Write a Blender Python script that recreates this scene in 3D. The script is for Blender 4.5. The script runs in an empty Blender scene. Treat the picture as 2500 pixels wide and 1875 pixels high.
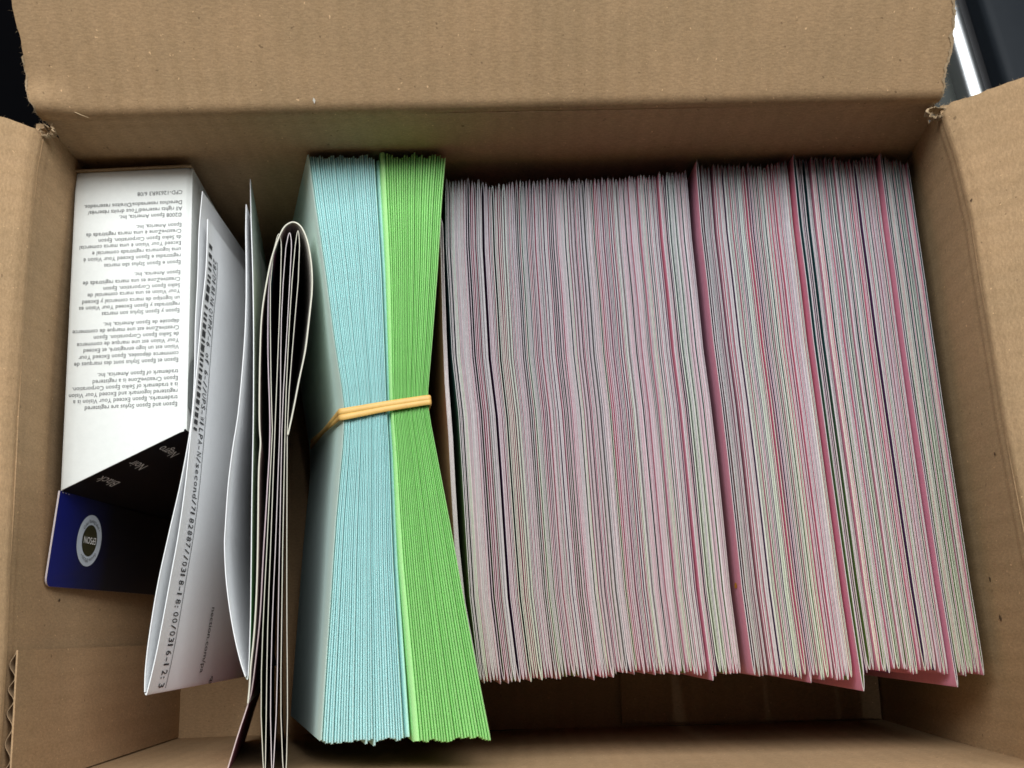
import bpy, bmesh, math, random
from mathutils import Vector, Matrix, Euler, noise
random.seed(11)
C = bpy.context.scene
COL = C.collection

# ------------------------------------------------------------------ camera
CAM_LOC = Vector((.155361, .043370, .445194))
CAM_ROT = Euler((.248915, .0109407, -.0196243), 'XYZ')
F_PX = 2343.4                      # focal length in pixels of the 2500 px wide photograph
cd = bpy.data.cameras.new('camera'); cam = bpy.data.objects.new('camera', cd); COL.objects.link(cam)
cam.location = CAM_LOC; cam.rotation_euler = CAM_ROT
cd.sensor_width = 36; cd.lens = 36 * F_PX / 2500
cd.clip_start = .01; cd.clip_end = 50
cd.dof.use_dof = True; cd.dof.focus_distance = .315; cd.dof.aperture_fstop = 40
C.camera = cam; C.cycles.filter_width = 1.6

# ------------------------------------------------------------------ light
w = bpy.data.worlds.new('World'); C.world = w; w.use_nodes = True
w.node_tree.nodes['Background'].inputs[0].default_value = (.80, .90, 1, 1)
w.node_tree.nodes['Background'].inputs[1].default_value = .03
def area(name, loc, target, sx, sy, power, col):
    l = bpy.data.lights.new(name, 'AREA'); l.shape = 'RECTANGLE'; l.size = sx; l.size_y = sy
    l.energy = power; l.color = col
    o = bpy.data.objects.new(name, l); COL.objects.link(o); o.location = loc
    o.rotation_euler = (Vector(target) - Vector(loc)).to_track_quat('-Z', 'Y').to_euler()
    return o
area('window_light', (.16, .68, 1.06), (.15, .10, .12), 2.2, .5, 20.5, (.94, .98, 1))
area('fill_light', (.15, .66, 1.5), (.15, .14, .12), 1.6, .5, 8, (1, .98, .94))  # added fill lamp, stands in for the ambient light of the room
C.view_settings.view_transform = 'Standard'; C.view_settings.look = 'None'
C.view_settings.exposure = .12; C.view_settings.gamma = 1

# ------------------------------------------------------------------ helpers
ROTM = CAM_ROT.to_matrix()
def ray(px, py):
    return ROTM @ Vector(((px - 1250) / F_PX, -(py - 937.5) / F_PX, -1))
def U(px, py, z):
    """where the sight line through a spot of the photograph meets height z"""
    d = ray(px, py); return CAM_LOC + d * ((z - CAM_LOC.z) / d.z)
def UP(px, py, p0, n):
    d = ray(px, py); return CAM_LOC + d * ((p0 - CAM_LOC).dot(n) / d.dot(n))
def interp(tab, x):
    if x <= tab[0][0]: return tab[0][1]
    for a, b in zip(tab, tab[1:]):
        if x <= b[0]: return a[1] + (b[1] - a[1]) * (x - a[0]) / (b[0] - a[0])
    return tab[-1][1]
def lerp(a, b, t): return a + (b - a) * t
def smooth(t): t = max(0, min(1, t)); return t * t * (3 - 2 * t)
def catmull(pts, n):
    """n points per segment along a smooth curve through pts"""
    out = []
    for i in range(len(pts) - 1):
        p0 = pts[max(i - 1, 0)]; p1 = pts[i]; p2 = pts[i + 1]; p3 = pts[min(i + 2, len(pts) - 1)]
        for k in range(n):
            t = k / n
            out.append(.5 * ((2 * p1) + (p2 - p0) * t + (2 * p0 - 5 * p1 + 4 * p2 - p3) * t * t + (3 * p1 - p0 - 3 * p2 + p3) * t ** 3))
    out.append(pts[-1].copy()); return out
def mesh_obj(name, verts, faces, mats, parent=None, fm=None, smooth_on=True, kind=None):
    me = bpy.data.meshes.new(name); me.from_pydata([tuple(v) for v in verts], [], faces)
    for m in (mats if isinstance(mats, (list, tuple)) else [mats]): me.materials.append(m)
    if fm: me.polygons.foreach_set('material_index', fm)
    me.polygons.foreach_set('use_smooth', [smooth_on] * len(me.polygons))
    me.update()
    if smooth_on: me.set_sharp_from_angle(angle=math.radians(40))
    o = bpy.data.objects.new(name, me); COL.objects.link(o)
    if parent: o.parent = parent
    if kind: o['kind'] = kind
    return o
def tag(o, label, cat, group=None):
    o['label'] = label; o['category'] = cat
    if group: o['group'] = group
    return o
def thing(name, label, cat, group=None):
    o = bpy.data.objects.new(name, None); COL.objects.link(o); o.empty_display_size = .02
    return tag(o, label, cat, group)
class MB:
    def __init__(s): s.v = []; s.f = []; s.m = []
    def grid(s, rows, mi=0, flip=False, closed=False):
        b = len(s.v); n = len(rows[0])
        for r in rows: s.v += list(r)
        for i in range(len(rows) - 1):
            for j in range(n if closed else n - 1):
                k = (j + 1) % n
                q = (b + i * n + j, b + i * n + k, b + (i + 1) * n + k, b + (i + 1) * n + j)
                s.f.append(q[::-1] if flip else q); s.m.append(mi)
        return b
    def face(s, pts, mi=0):
        b = len(s.v); s.v += list(pts); s.f.append(tuple(range(b, b + len(pts)))); s.m.append(mi)
    def box(s, c, d, mi=0):
        x, y, z = c; a, b, e = d[0] / 2, d[1] / 2, d[2] / 2; k = len(s.v)
        for i in (-1, 1):
            for j in (-1, 1):
                for l in (-1, 1): s.v.append(Vector((x + i * a, y + j * b, z + l * e)))
        for q in ((0, 1, 3, 2), (4, 6, 7, 5), (0, 4, 5, 1), (2, 3, 7, 6), (0, 2, 6, 4), (1, 5, 7, 3)):
            s.f.append(tuple(k + t for t in q)); s.m.append(mi)
    def build(s, name, mats, parent=None, smooth_on=True, kind=None):
        return mesh_obj(name, s.v, s.f, mats, parent, s.m, smooth_on, kind)
def slab(mb, pos, nu, nv, th, us=None, vs=None, mi=0, mi_edge=None):
    """closed sheet: pos(u,v) is the seen face, th the offset to the hidden face"""
    us = us or [i / nu for i in range(nu + 1)]; vs = vs or [j / nv for j in range(nv + 1)]
    A = [[pos(u, v) for u in us] for v in vs]
    R, K = len(vs), len(us); B = []
    for i in range(R):
        row = []
        for j in range(K):
            du = A[i][min(j + 1, K - 1)] - A[i][max(j - 1, 0)]; dv = A[min(i + 1, R - 1)][j] - A[max(i - 1, 0)][j]
            n = du.cross(dv); n.normalize(); row.append(A[i][j] - n * th)
        B.append(row)
    me = mi if mi_edge is None else mi_edge
    mb.grid(A, mi); mb.grid(B, mi, flip=True)
    ea = A[0] + [r[-1] for r in A[1:]] + A[-1][-2::-1] + [r[0] for r in A[-2:0:-1]]
    eb = B[0] + [r[-1] for r in B[1:]] + B[-1][-2::-1] + [r[0] for r in B[-2:0:-1]]
    mb.grid([eb, ea], me, closed=True)

# ------------------------------------------------------------------ materials
def nodes(name):
    m = bpy.data.materials.new(name); m.use_nodes = True; nt = m.node_tree
    return m, nt, nt.nodes['Principled BSDF']
def mixrgb(nt, fac, a, b, mode='MIX'):
    n = nt.nodes.new('ShaderNodeMix'); n.data_type = 'RGBA'; n.blend_type = mode
    for sock, val in ((n.inputs[0], fac), (n.inputs[6], a), (n.inputs[7], b)):
        if hasattr(val, 'links'): nt.links.new(val, sock)
        elif isinstance(val, (tuple, list)): sock.default_value = (*val, 1)
        else: sock.default_value = val
    return n.outputs[2]
def ntex(nt, scale, detail=3, rough=.6, stretch=None, rot=None):
    tc = nt.nodes.new('ShaderNodeTexCoord'); mp = nt.nodes.new('ShaderNodeMapping')
    nt.links.new(tc.outputs['Object'], mp.inputs[0])
    if stretch: mp.inputs['Scale'].default_value = stretch
    if rot: mp.inputs['Rotation'].default_value = rot
    n = nt.nodes.new('ShaderNodeTexNoise'); n.inputs['Scale'].default_value = scale
    n.inputs['Detail'].default_value = detail; n.inputs['Roughness'].default_value = rough
    nt.links.new(mp.outputs[0], n.inputs['Vector']); return n.outputs['Fac']
def ramp(nt, fac, stops):
    r = nt.nodes.new('ShaderNodeValToRGB'); e = r.color_ramp.elements
    while len(e) < len(stops): e.new(.5)
    for k, (p, c) in enumerate(stops): e[k].position = p; e[k].color = (*c, 1) if isinstance(c, tuple) else (c, c, c, 1)
    nt.links.new(fac, r.inputs[0]); return r.outputs[0]
def bump(nt, b, h, strength, dist=.0003):
    n = nt.nodes.new('ShaderNodeBump'); n.inputs['Strength'].default_value = strength; n.inputs['Distance'].default_value = dist
    nt.links.new(h, n.inputs['Height']); nt.links.new(n.outputs[0], b.inputs['Normal'])
def paper(name, col, rough=.75, var=.06, scale=700, spec=.25, bstr=.12):
    m, nt, b = nodes(name)
    f = ntex(nt, scale, 3); g = ntex(nt, 45, 2)
    c = mixrgb(nt, ramp(nt, f, [(.3, 0.), (.7, 1.)]), tuple(x * (1 - var) for x in col), tuple(min(1, x * (1 + var)) for x in col))
    c = mixrgb(nt, ramp(nt, g, [(.3, 0.), (.7, 1.)]), c, mixrgb(nt, 1., c, (1 - var * .8,) * 3, 'MULTIPLY'))
    nt.links.new(c, b.inputs['Base Color']); b.inputs['Roughness'].default_value = rough
    b.inputs['Specular IOR Level'].default_value = spec
    bump(nt, b, f, bstr, .0002); return m
def kraft(name, col, stretch, bands=None):
    # bands: axis along which the flutes repeat
    m, nt, b = nodes(name)
    fine = ntex(nt, 1500, 4, .75); fib = ntex(nt, 800, 4, .7, stretch); blot = ntex(nt, 28, 4, .6)
    speck = ntex(nt, 520, 1, .4); lite = ntex(nt, 410, 2, .5, (1.7, 1.7, 1.7), (.6, .4, .9))
    lo = tuple(x * .86 for x in col); hi = tuple(min(1, x * 1.12) for x in col)
    c = mixrgb(nt, ramp(nt, fib, [(.34, 0.), (.66, 1.)]), lo, hi)
    c = mixrgb(nt, ramp(nt, fine, [(.38, .0), (.62, .62)]), mixrgb(nt, 1., c, (.80, .79, .78), 'MULTIPLY'), c)
    c = mixrgb(nt, ramp(nt, blot, [(.35, 0.), (.65, 1.)]), c, mixrgb(nt, 1., c, (.88, .90, .90), 'MULTIPLY'))
    c = mixrgb(nt, ramp(nt, speck, [(.76, 0.), (.80, .8)]), c, tuple(x * .40 for x in col))
    c = mixrgb(nt, ramp(nt, lite, [(.72, 0.), (.77, .6)]), c, tuple(min(1, x * 1.9) for x in col))
    nt.links.new(c, b.inputs['Base Color']); b.inputs['Roughness'].default_value = .82
    b.inputs['Specular IOR Level'].default_value = .2
    if bands:
        tc = nt.nodes.new('ShaderNodeTexCoord'); wv = nt.nodes.new('ShaderNodeTexWave'); wv.bands_direction = bands
        wv.inputs['Scale'].default_value = 45; wv.inputs['Distortion'].default_value = 1.2; wv.inputs['Detail'].default_value = 2; wv.inputs['Detail Scale'].default_value = .6
        nt.links.new(tc.outputs['Object'], wv.inputs[0])
        big = ntex(nt, 11, 3); mul = nt.nodes.new('ShaderNodeMath'); mul.operation = 'MULTIPLY'; nt.links.new(wv.outputs['Fac'], mul.inputs[0]); nt.links.new(big, mul.inputs[1])
        add = nt.nodes.new('ShaderNodeMath'); add.operation = 'ADD'; nt.links.new(mul.outputs[0], add.inputs[0]); nt.links.new(fib, add.inputs[1])
        bump(nt, b, add.outputs[0], .22, .0003)
        c2 = mixrgb(nt, ramp(nt, mul.outputs[0], [(.15, 0.), (.6, 1.)]), c, mixrgb(nt, 1., c, (.95, .945, .93), 'MULTIPLY')); nt.links.new(c2, b.inputs['Base Color'])
    else: bump(nt, b, fib, .22, .0003)
    return m
def plain(name, col, rough=.5, metal=0., spec=.5, coat=0.):
    m, nt, b = nodes(name)
    f = ntex(nt, 160, 3)
    c = mixrgb(nt, f, tuple(x * .9 for x in col), tuple(min(1, x * 1.1) for x in col))
    nt.links.new(c, b.inputs['Base Color']); b.inputs['Roughness'].default_value = rough
    b.inputs['Metallic'].default_value = metal; b.inputs['Specular IOR Level'].default_value = spec
    b.inputs['Coat Weight'].default_value = coat
    return m
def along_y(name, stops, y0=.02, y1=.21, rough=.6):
    """a sheet whose colour changes along its length"""
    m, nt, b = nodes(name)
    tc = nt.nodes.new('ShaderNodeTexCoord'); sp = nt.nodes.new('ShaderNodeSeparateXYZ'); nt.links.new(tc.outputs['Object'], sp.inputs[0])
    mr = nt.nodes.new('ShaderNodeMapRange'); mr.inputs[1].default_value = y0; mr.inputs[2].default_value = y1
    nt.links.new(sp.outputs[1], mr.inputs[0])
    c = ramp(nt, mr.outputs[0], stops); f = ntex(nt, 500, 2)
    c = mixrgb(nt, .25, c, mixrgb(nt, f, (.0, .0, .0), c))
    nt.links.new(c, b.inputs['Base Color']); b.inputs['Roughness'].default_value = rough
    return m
KC = (.53, .345, .19)
M_KX = kraft('kraft_liner_cross', KC, (.75, 2, 2), 'X')
M_KZ = kraft('kraft_liner_upright', KC, (2, 2, .75), 'Y')
M_KY = kraft('kraft_liner_long', KC, (2, .75, 2), 'Y')
M_KE = kraft('kraft_torn_edge', (.50, .36, .22), (1.5, 1.5, 1.5))
M_KD = kraft('kraft_flute', (.40, .27, .16), (1, 1, 1))
M_WHITE = paper('white_board', (.76, .78, .75), .5, .02, 500, .4)
M_SLIP = paper('white_bond_paper', (.87, .88, .89), .8, .015, 600)
M_EDGE = paper('card_edge_white', (.66, .58, .585), .8, .04, 300)
M_EDGE2 = along_y('card_edge_blush', [(0, (.67, .53, .52)), (.5, (.62, .49, .53)), (1, (.48, .45, .49))], rough=.8)  # edge tones get darker and greyer towards the back
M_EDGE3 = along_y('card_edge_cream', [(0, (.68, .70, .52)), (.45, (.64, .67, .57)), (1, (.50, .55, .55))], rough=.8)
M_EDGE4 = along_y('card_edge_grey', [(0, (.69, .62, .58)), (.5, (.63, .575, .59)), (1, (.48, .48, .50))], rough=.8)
M_PINK = paper('pink_print', (.84, .33, .45), .6, .05, 500)
M_ROSE = paper('rose_print', (.55, .22, .18), .6, .05, 500)
M_PURPLE = paper('purple_print', (.17, .06, .18), .6, .1, 500)
M_DEEP = paper('gap_shade_purple', (.045, .016, .045), .6, .1, 500)  # purple print blackened: the shade between the sheets is put into its colour
M_MAROON = paper('maroon_print', (.36, .13, .19), .6, .1, 500)
M_GRAD = along_y('green_to_teal_print', [(0., (.32, .42, .10)), (.35, (.20, .32, .12)), (.62, (.04, .16, .16)), (1., (.02, .10, .13))])
M_BLUE = paper('blue_envelope_paper', (.62, .89, .88), .8, .02, 200, .2, .0)
M_GREEN = paper('green_envelope_paper', (.45, .82, .33), .8, .02, 200, .2, .0)
M_SAGE = paper('sage_envelope_paper', (.64, .82, .75), .8, .02, 200, .2, .0)
M_CREAM = paper('cream_card', (.66, .63, .53), .65, .03, 500)
M_RUBBER = paper('tan_rubber', (.76, .46, .13), .45, .08, 300, .5)
M_INK = plain('black_ink', (.02, .02, .022), .6)
M_GREYINK = plain('grey_ink', (.10, .10, .105), .6)
M_SILVERINK = plain('silver_ink', (.90, .88, .84), .5)
M_BLACKBOARD = plain('black_gloss_board', (.004, .004, .009), .4, 0, .12)

# ------------------------------------------------------------------ the cardboard box
H = .152
G = 1.1302
def D(x, y): return (x * G, y * G)
box = thing('cardboard_box', 'open brown corrugated cardboard box holding cards, envelopes and papers, torn at its back corners', 'box')
rim_left = [U(*D(x, y), H) for x, y in ((-6, 1718), (6, 1560), (16, 1405), (22, 1240), (38, 900), (60, 600), (80, 370), (95, 287))]
rim_right = [U(*D(x, y), H) for x, y in ((2318, 1673), (2240, 1280), (2165, 905), (2131, 696), (2097, 479), (2063, 342), (2041, 278), (2032, 248))]
fFL = U(*D(387, 1595), 0) - Vector((.0034, 0, 0)); fFR = U(*D(1905, 1555), 0)
fBL = Vector((fFL.x - .004, .2085, 0)); fBR = Vector((fFR.x + .002, .2085, 0))
def poly_y(poly):
    tab = sorted((p.y, p.x) for p in poly)
    return lambda y: interp(tab, y)
rl, rr = poly_y(rim_left), poly_y(rim_right)
sBL, sBR, FLr, FRr = rim_left[-1], rim_right[-1], rim_left[0], rim_right[0]
BLr, BRr = U(*D(98, 261), H + .0015), U(*D(2023, 222), H + .0015)       # the long flap folds a board's thickness higher
def score(d):
    """relief of the pressed score beside a fold, d metres below it"""
    return (1 - math.exp(-(d / .0009) ** 2)) * (.00025 * math.exp(-((d - .0012) / .0009) ** 2) - .00028 * math.exp(-((d - .0032) / .0011) ** 2) + .0002 * math.exp(-((d - .0055) / .0012) ** 2))
def nz(x, y, z, s): return noise.noise(Vector((x * s, y * s, z * s)))
vs_wall = [0, .2, .4, .6, .75, .88] + [1 - k * .0011 / H for k in range(9, -1, -1)]
def left_wall(u, v):
    y = lerp(FLr.y, sBL.y, u); top = Vector((rl(y), y, H)); bot = lerp(fFL, fBL, u)
    p = lerp(bot, top, v); p.x += -.4 * score((1 - v) * H) + .0008 * nz(p.x, p.y, p.z, 14) - .0042 * 4 * v * (1 - v) * math.sin(math.pi * max(0, min(1, u))); return p
def right_wall(u, v):
    y = lerp(FRr.y, sBR.y, u); top = Vector((rr(y), y, H)); bot = lerp(fFR, fBR, u)
    p = lerp(bot, top, v); p.x -= -.8 * score((1 - v) * H) + .0008 * nz(p.x, p.y, p.z, 14); return p
def back_wall(u, v):
    u = max(0, min(1, u)) if v > .93 else u
    p = lerp(lerp(fBL, fBR, u), lerp(BLr, BRr, u), v); p.y += -.25 * score((1 - v) * H) + .0006 * nz(p.x, p.y, p.z, 12); return p
def front_wall(u, v):
    p = lerp(lerp(fFL, fFR, u), lerp(FLr, FRr, u), v); p.y += .0008 * nz(p.x, p.y, p.z, 12); return p
TH = .003
for fn, mm, flip in ((left_wall, M_KZ, 0), (right_wall, M_KZ, 1), (back_wall, M_KX, 0), (front_wall, M_KX, 1)):
    mb = MB(); slab(mb, fn, 60, 0, -TH if flip else TH, us=([] if fn in (left_wall, right_wall) else [-.012]) + [k / 60 for k in range(61)] + ([1.016] if fn in (left_wall, right_wall) else [1.012]), vs=vs_wall)
    if flip: mb.f = [f[::-1] for f in mb.f]
    o = mb.build('side_wall', mm, box)
# flaps: dv = distance from the fold, torn/cut outlines
def bend(d, ang, R_):
    """outward and upward travel d along a flap that curves over from upright to ang degrees within R_"""
    x = z = 0; n = 16
    for k in range(n):
        a = math.radians(lerp(84, ang, smooth((k + .5) / n * d / R_))); x += math.cos(a) * d / n; z += math.sin(a) * d / n
    return x, z
def torn(t, s, amp):
    return amp * (nz(t, s, 0, 130) + .7 * nz(t, s, 3, 420) + .45 * nz(t, s, 7, 1100))
FL_LEN = .10
vs_flap = [0, .006, .012, .018, .024, .03, .037, .045, .055, .07, .085] + [.1 + .9 * k / 44 for k in range(45)]
def flap_rows(n): return vs_flap
e_back = Vector((0, math.cos(math.radians(37)), math.sin(math.radians(37))))
n_back = Vector((0, -e_back.z, e_back.y))
us_b = sorted([k * .0012 / .31 for k in range(12)] + [k / 46 for k in range(2, 45)] + [1 - k * .0012 / .31 for k in range(12)])
def edge_tab(px):
    r = []
    for x, y in px:
        p = UP(*D(x, y), BLr, n_back); r.append(((p - BLr).dot(e_back), p.x))
    r.sort(); return r
eL = edge_tab([(25, -40), (35, 0), (48, 70), (61, 150), (73, 200), (86, 235), (92, 252), (97, 275), (97, 290)])
eR = edge_tab([(2062, -60), (2056, 0), (2055, 40), (2049, 100), (2036, 160), (2027, 210), (2021, 236), (2032, 262)])
def back_flap(u, v):
    d = v * FL_LEN; xl, xr = interp(eL, d), interp(eR, d)
    if d > .03: xl -= .05 * (d - .03); xr += .02 * (d - .03)
    a = BLr.lerp(BRr, u); side = (u - .5) * 2; j = torn(d, 1 + (side > 0), .0008) * (.35 + .95 * smooth(d / .006) if d < .03 else .6)
    k = max(0, (abs(side) - .93) / .07)
    a.x = lerp(xl, xr, u) + j * k * (1 if side > 0 else -1)
    rel = .12 * score(d) + .0009 * nz(a.x, d, 1, 18) * smooth(d / .01)
    if side < -.88: rel += .0020 * math.exp(-((d - .007) / .005) ** 2) * smooth((abs(side) - .88) / .1)      # crumpled corner
    bx, bz = bend(d, 37, .006); return a + Vector((0, bx, bz)) + n_back * rel
mb = MB(); slab(mb, back_flap, 0, 0, TH, us=us_b, vs=vs_flap, mi_edge=1)
mb.build('flap', [M_KX, M_KE], box)
PX_L = [(100, 326), (89, 321), (61, 314), (22, 297), (0, 291), (-40, 282)]
PX_R = [(2305, 283), (2312, 272), (2329, 253), (2387, 233), (2438, 213), (2500, 193), (2540, 180)]
def side_flap(rf, yF, yB, sgn, ang, px):
    e = Vector((sgn * math.cos(math.radians(ang)), 0, math.sin(math.radians(ang)))); n = Vector((-sgn * e.z, 0, abs(e.x)))
    c0 = sBR if sgn > 0 else sBL; tab_ = sorted(((UP(x, y, c0, n) - c0).dot(e), UP(x, y, c0, n).y) for x, y in px)
    tab_.append((tab_[-1][0] + .06, tab_[-1][1] - .002))
    def fn(u, v):
        d = v * FL_LEN; y = lerp(yF, interp(tab_, d), u)
        p = Vector((rf(min(y, yB)), y, H))
        if u > .9: p.y += torn(d, 5 + sgn, .0007) * (u - .9) / .1
        bx, bz = bend(d, ang, .006 if sgn < 0 else .004); return p + Vector((sgn * bx, 0, bz)) + n * (.5 * score(d) + .0008 * nz(d, y, 2, 16) * smooth(d / .012))
    return fn
us_s = [k / 50 for k in range(48)] + [.95 + .05 * k / 8 for k in range(9)]
mb = MB(); slab(mb, side_flap(rl, FLr.y, sBL.y, -1, 38, PX_L), 0, 0, TH, us=us_s, vs=vs_flap, mi_edge=1)
mb.build('flap', [M_KY, M_KE], box)
mb = MB(); slab(mb, side_flap(rr, FRr.y, sBR.y, 1, 44, PX_R), 0, 0, -TH, us=us_s, vs=vs_flap, mi_edge=1); mb.f = [f[::-1] for f in mb.f]
mb.build('flap', [M_KY, M_KE], box)
def front_flap(u, v):
    d = v * FL_LEN; return FLr.lerp(FRr, u) + Vector((0, -.90, -.43)) * d + Vector((0, -.43, .90)) * score(d)
mb = MB(); slab(mb, front_flap, 40, 0, -TH, vs=vs_flap); mb.f = [f[::-1] for f in mb.f]
mb.build('flap', M_KX, box)
# bottom flaps: one long one all over, a short one laid on it at the right
mb = MB(); slab(mb, lambda u, v: lerp(lerp(fFL, fFR, u), lerp(fBL, fBR, u), v) + Vector((0, 0, 0)), 8, 8, TH); mb.build('bottom_flap', M_KX, box)
xs = U(1515, 1700, .002).x
def short_flap(u, v):
    y = lerp(fFR.y + .001, fBR.y - .001, v); return Vector((lerp(xs + .002 * v, lerp(fFR.x, fBR.x, v) - .001, u), y, .0030))
mb = MB(); slab(mb, short_flap, 8, 8, .0026); mb.build('bottom_flap', M_KX, box)
# glue tab inside the left wall, its cut top showing the flutes
ty = U(*D(20, 1405), H).y
tab = MB()
def tab_face(u, v):
    y = lerp(FLr.y + .0005, ty, u); k = (y - FLr.y) / (sBL.y - FLr.y); p = left_wall(k, v * .992); p.x += .0031; return p
slab(tab, tab_face, 30, 0, .0005, vs=[k / 24 for k in range(25)])
glue = tab.build('glue_tab', M_KZ, box)
fl = MB(); rows = []
for v in [k / 24 for k in range(25)]:
    rows.append([])
    for i in range(97):
        u = i / 96; p = tab_face(u, v); p.x -= .0016 - .0009 * math.sin(u * 2 * math.pi * 5.2 + .6 * math.sin(u * 9)); p.z -= .0003 * v; rows[-1].append(p)
fl.grid(rows); rows2 = [[p + Vector((.00025, 0, 0)) for p in r] for r in rows]; fl.grid(rows2, flip=True); fl.grid([rows[-1], rows2[-1]])
fl.build('flute', M_KD, glue)
# torn rags of liner left at the two back corners
def rag(c, r, seed):
    mb = MB(); n = 30; A = []; B = []
    for i in range(n):
        a = 2 * math.pi * i / n; rr_ = r * (1 + .75 * nz(math.cos(a), math.sin(a), seed, 2.6) + .35 * nz(a, seed, 2, 6))
        p = c + Vector((math.cos(a) * rr_, math.sin(a) * rr_ * .8, .0006 * nz(a, seed, 1, 3)))
        A.append(p); B.append(p + Vector((math.cos(a) * -.0006, math.sin(a) * -.0006, -.0035 + .001 * nz(a, seed, 4, 5))))
    A2 = [p + Vector(((p - c).x, (p - c).y, 0)) * .28 + Vector((0, 0, -.0003)) for p in A]
    B2 = [p + Vector(((p - c).x, (p - c).y, 0)) * .28 for p in B]
    mb.grid([B2, A2, A, B], closed=True); return mb
rag(U(2287, 272, H + .001), .0023, 3).build('torn_corner', M_KE, box)
rag(U(112, 318, H + .0015), .0019, 8).build('torn_corner', M_KE, box)
# frayed rim of the torn flap, lighter where the liner is ripped off
def frayed(sgn, d1, wd, seed):
    mb = MB(); A = []; B = []
    for k in range(90):
        d = .0015 + (d1 - .0015) * k / 89; e = back_flap(1. if sgn > 0 else 0., d / FL_LEN); wv = wd * max(.12, .6 + 1.1 * nz(d, seed, 0, 260) + .5 * nz(d, seed, 2, 900))
        A.append(e + n_back * .00025); B.append(e + Vector((-sgn * wv, 0, 0)) + n_back * .0002)
    mb.grid([A, B], 0, flip=sgn < 0); mb.build('torn_edge', M_KE, box)
frayed(1, .060, .0013, 4); frayed(-1, .022, .0006, 9)
# white stress lines where the corner of the flap was crumpled
cz = MB()
for px in ([(128, 235), (150, 247), (172, 266), (195, 278), (220, 287)], [(100, 258), (118, 257), (136, 261), (153, 268)]):
    p = [UP(x, y, BLr + Vector((0, 0, .0022)), n_back) + n_back * .0006 for x, y in px]; p = catmull(p, 5); n = len(p)
    cz.grid([[q + e_back * .00022 * math.sin(math.pi * i / (n - 1)) for i, q in enumerate(p)], [q + n_back * .0002 for q in p], [q - e_back * .00012 for q in p]], flip=True)
cz.build('crease', M_KE, box)
fb = MB()
def strand(p, d, L, r=.00005):
    d = d.normalized(); a = d.orthogonal().normalized() * r; b = d.cross(a).normalized() * r
    side = d.orthogonal().normalized(); bend = random.uniform(-.5, .5) * L; rings = []
    for k in range(5):
        t = k / 4; c = p + d * L * t + side * bend * t * t; s_ = 1 - .8 * t
        rings.append([c + a * s_, c + (b * .87 - a * .5) * s_, c + (-b * .87 - a * .5) * s_])
    fb.grid(rings, closed=True)
for k in range(260):
    kind = random.random()
    if kind < .35:
        d = random.random() ** 1.5 * .05; p = back_flap(random.choice((0., 1.)), d / FL_LEN); s = 1 if p.x > .15 else -1
        strand(p, Vector((s, random.uniform(-1.5, 1.5), random.uniform(-.3, .8))), random.uniform(.0004, .0015))
    elif kind < .8:
        c = U(2287, 272, H + .001) if random.random() < .6 else U(112, 318, H + .001)
        v = Vector((random.uniform(-1, 1), random.uniform(-1, 1), random.uniform(0, .7)))
        strand(c + v.normalized() * .0024, v, random.uniform(.0005, .0016))
    else:
        s = random.choice((-1, 1)); fn = side_flap(rr, FRr.y, sBR.y, 1, 44, PX_R) if s > 0 else side_flap(rl, FLr.y, sBL.y, -1, 38, PX_L)
        strand(fn(1, random.random() * .35), Vector((random.uniform(-1, 1), 1, random.uniform(0, .6))), random.uniform(.0004, .0012))
fb.build('torn_fibre', M_KE, box, kind='stuff')

# small dark inclusions in the liner of the right wall and one pale fleck on the back flap
def seen(p):
    q = ROTM.transposed() @ (p - CAM_LOC); return 1250 + F_PX * q.x / -q.z, 937.5 - F_PX * q.y / -q.z
def fleck(fn, px, py, r, mat, name, du, dv):
    best = min(((u / 120, v / 120) for u in range(121) for v in range(121)), key=lambda q: (seen(fn(*q))[0] - px) ** 2 + (seen(fn(*q))[1] - py) ** 2)
    u, v = best; p = fn(u, v); a = (fn(min(1, u + .01), v) - p).normalized(); b = (fn(u, min(1, v + .01)) - p).normalized(); n = a.cross(b)
    if n.dot(CAM_LOC - p) < 0: n = -n
    m = MB(); m.face([p + n * .00025 + (a * math.cos(t) * du + b * math.sin(t) * dv) * r * random.uniform(.6, 1.2) for t in [k * math.pi / 5 for k in range(10)]]); m.build(name, mat, box, smooth_on=False)
M_SPECK = plain('bark_speck', (.10, .055, .025), .8); M_PALE = plain('pale_fleck', (.7, .66, .58), .8)
for px, py, r in ((2430, 1103, .0007), (2420, 1417, .0008), (2443, 1505, .0011)): fleck(right_wall, px, py, r, M_SPECK, 'speck', 1, .7)
for px, py, r in ((2373, 490, .0005),): fleck(side_flap(rr, FRr.y, sBR.y, 1, 44, PX_R), px, py, r, M_SPECK, 'speck', 1, 1)
fleck(left_wall, 143, 1470, .0008, M_SPECK, 'speck', .8, 1.2)
fleck(back_flap, 773, 245, .0008, M_PALE, 'fleck', .5, 1.3)
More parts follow.
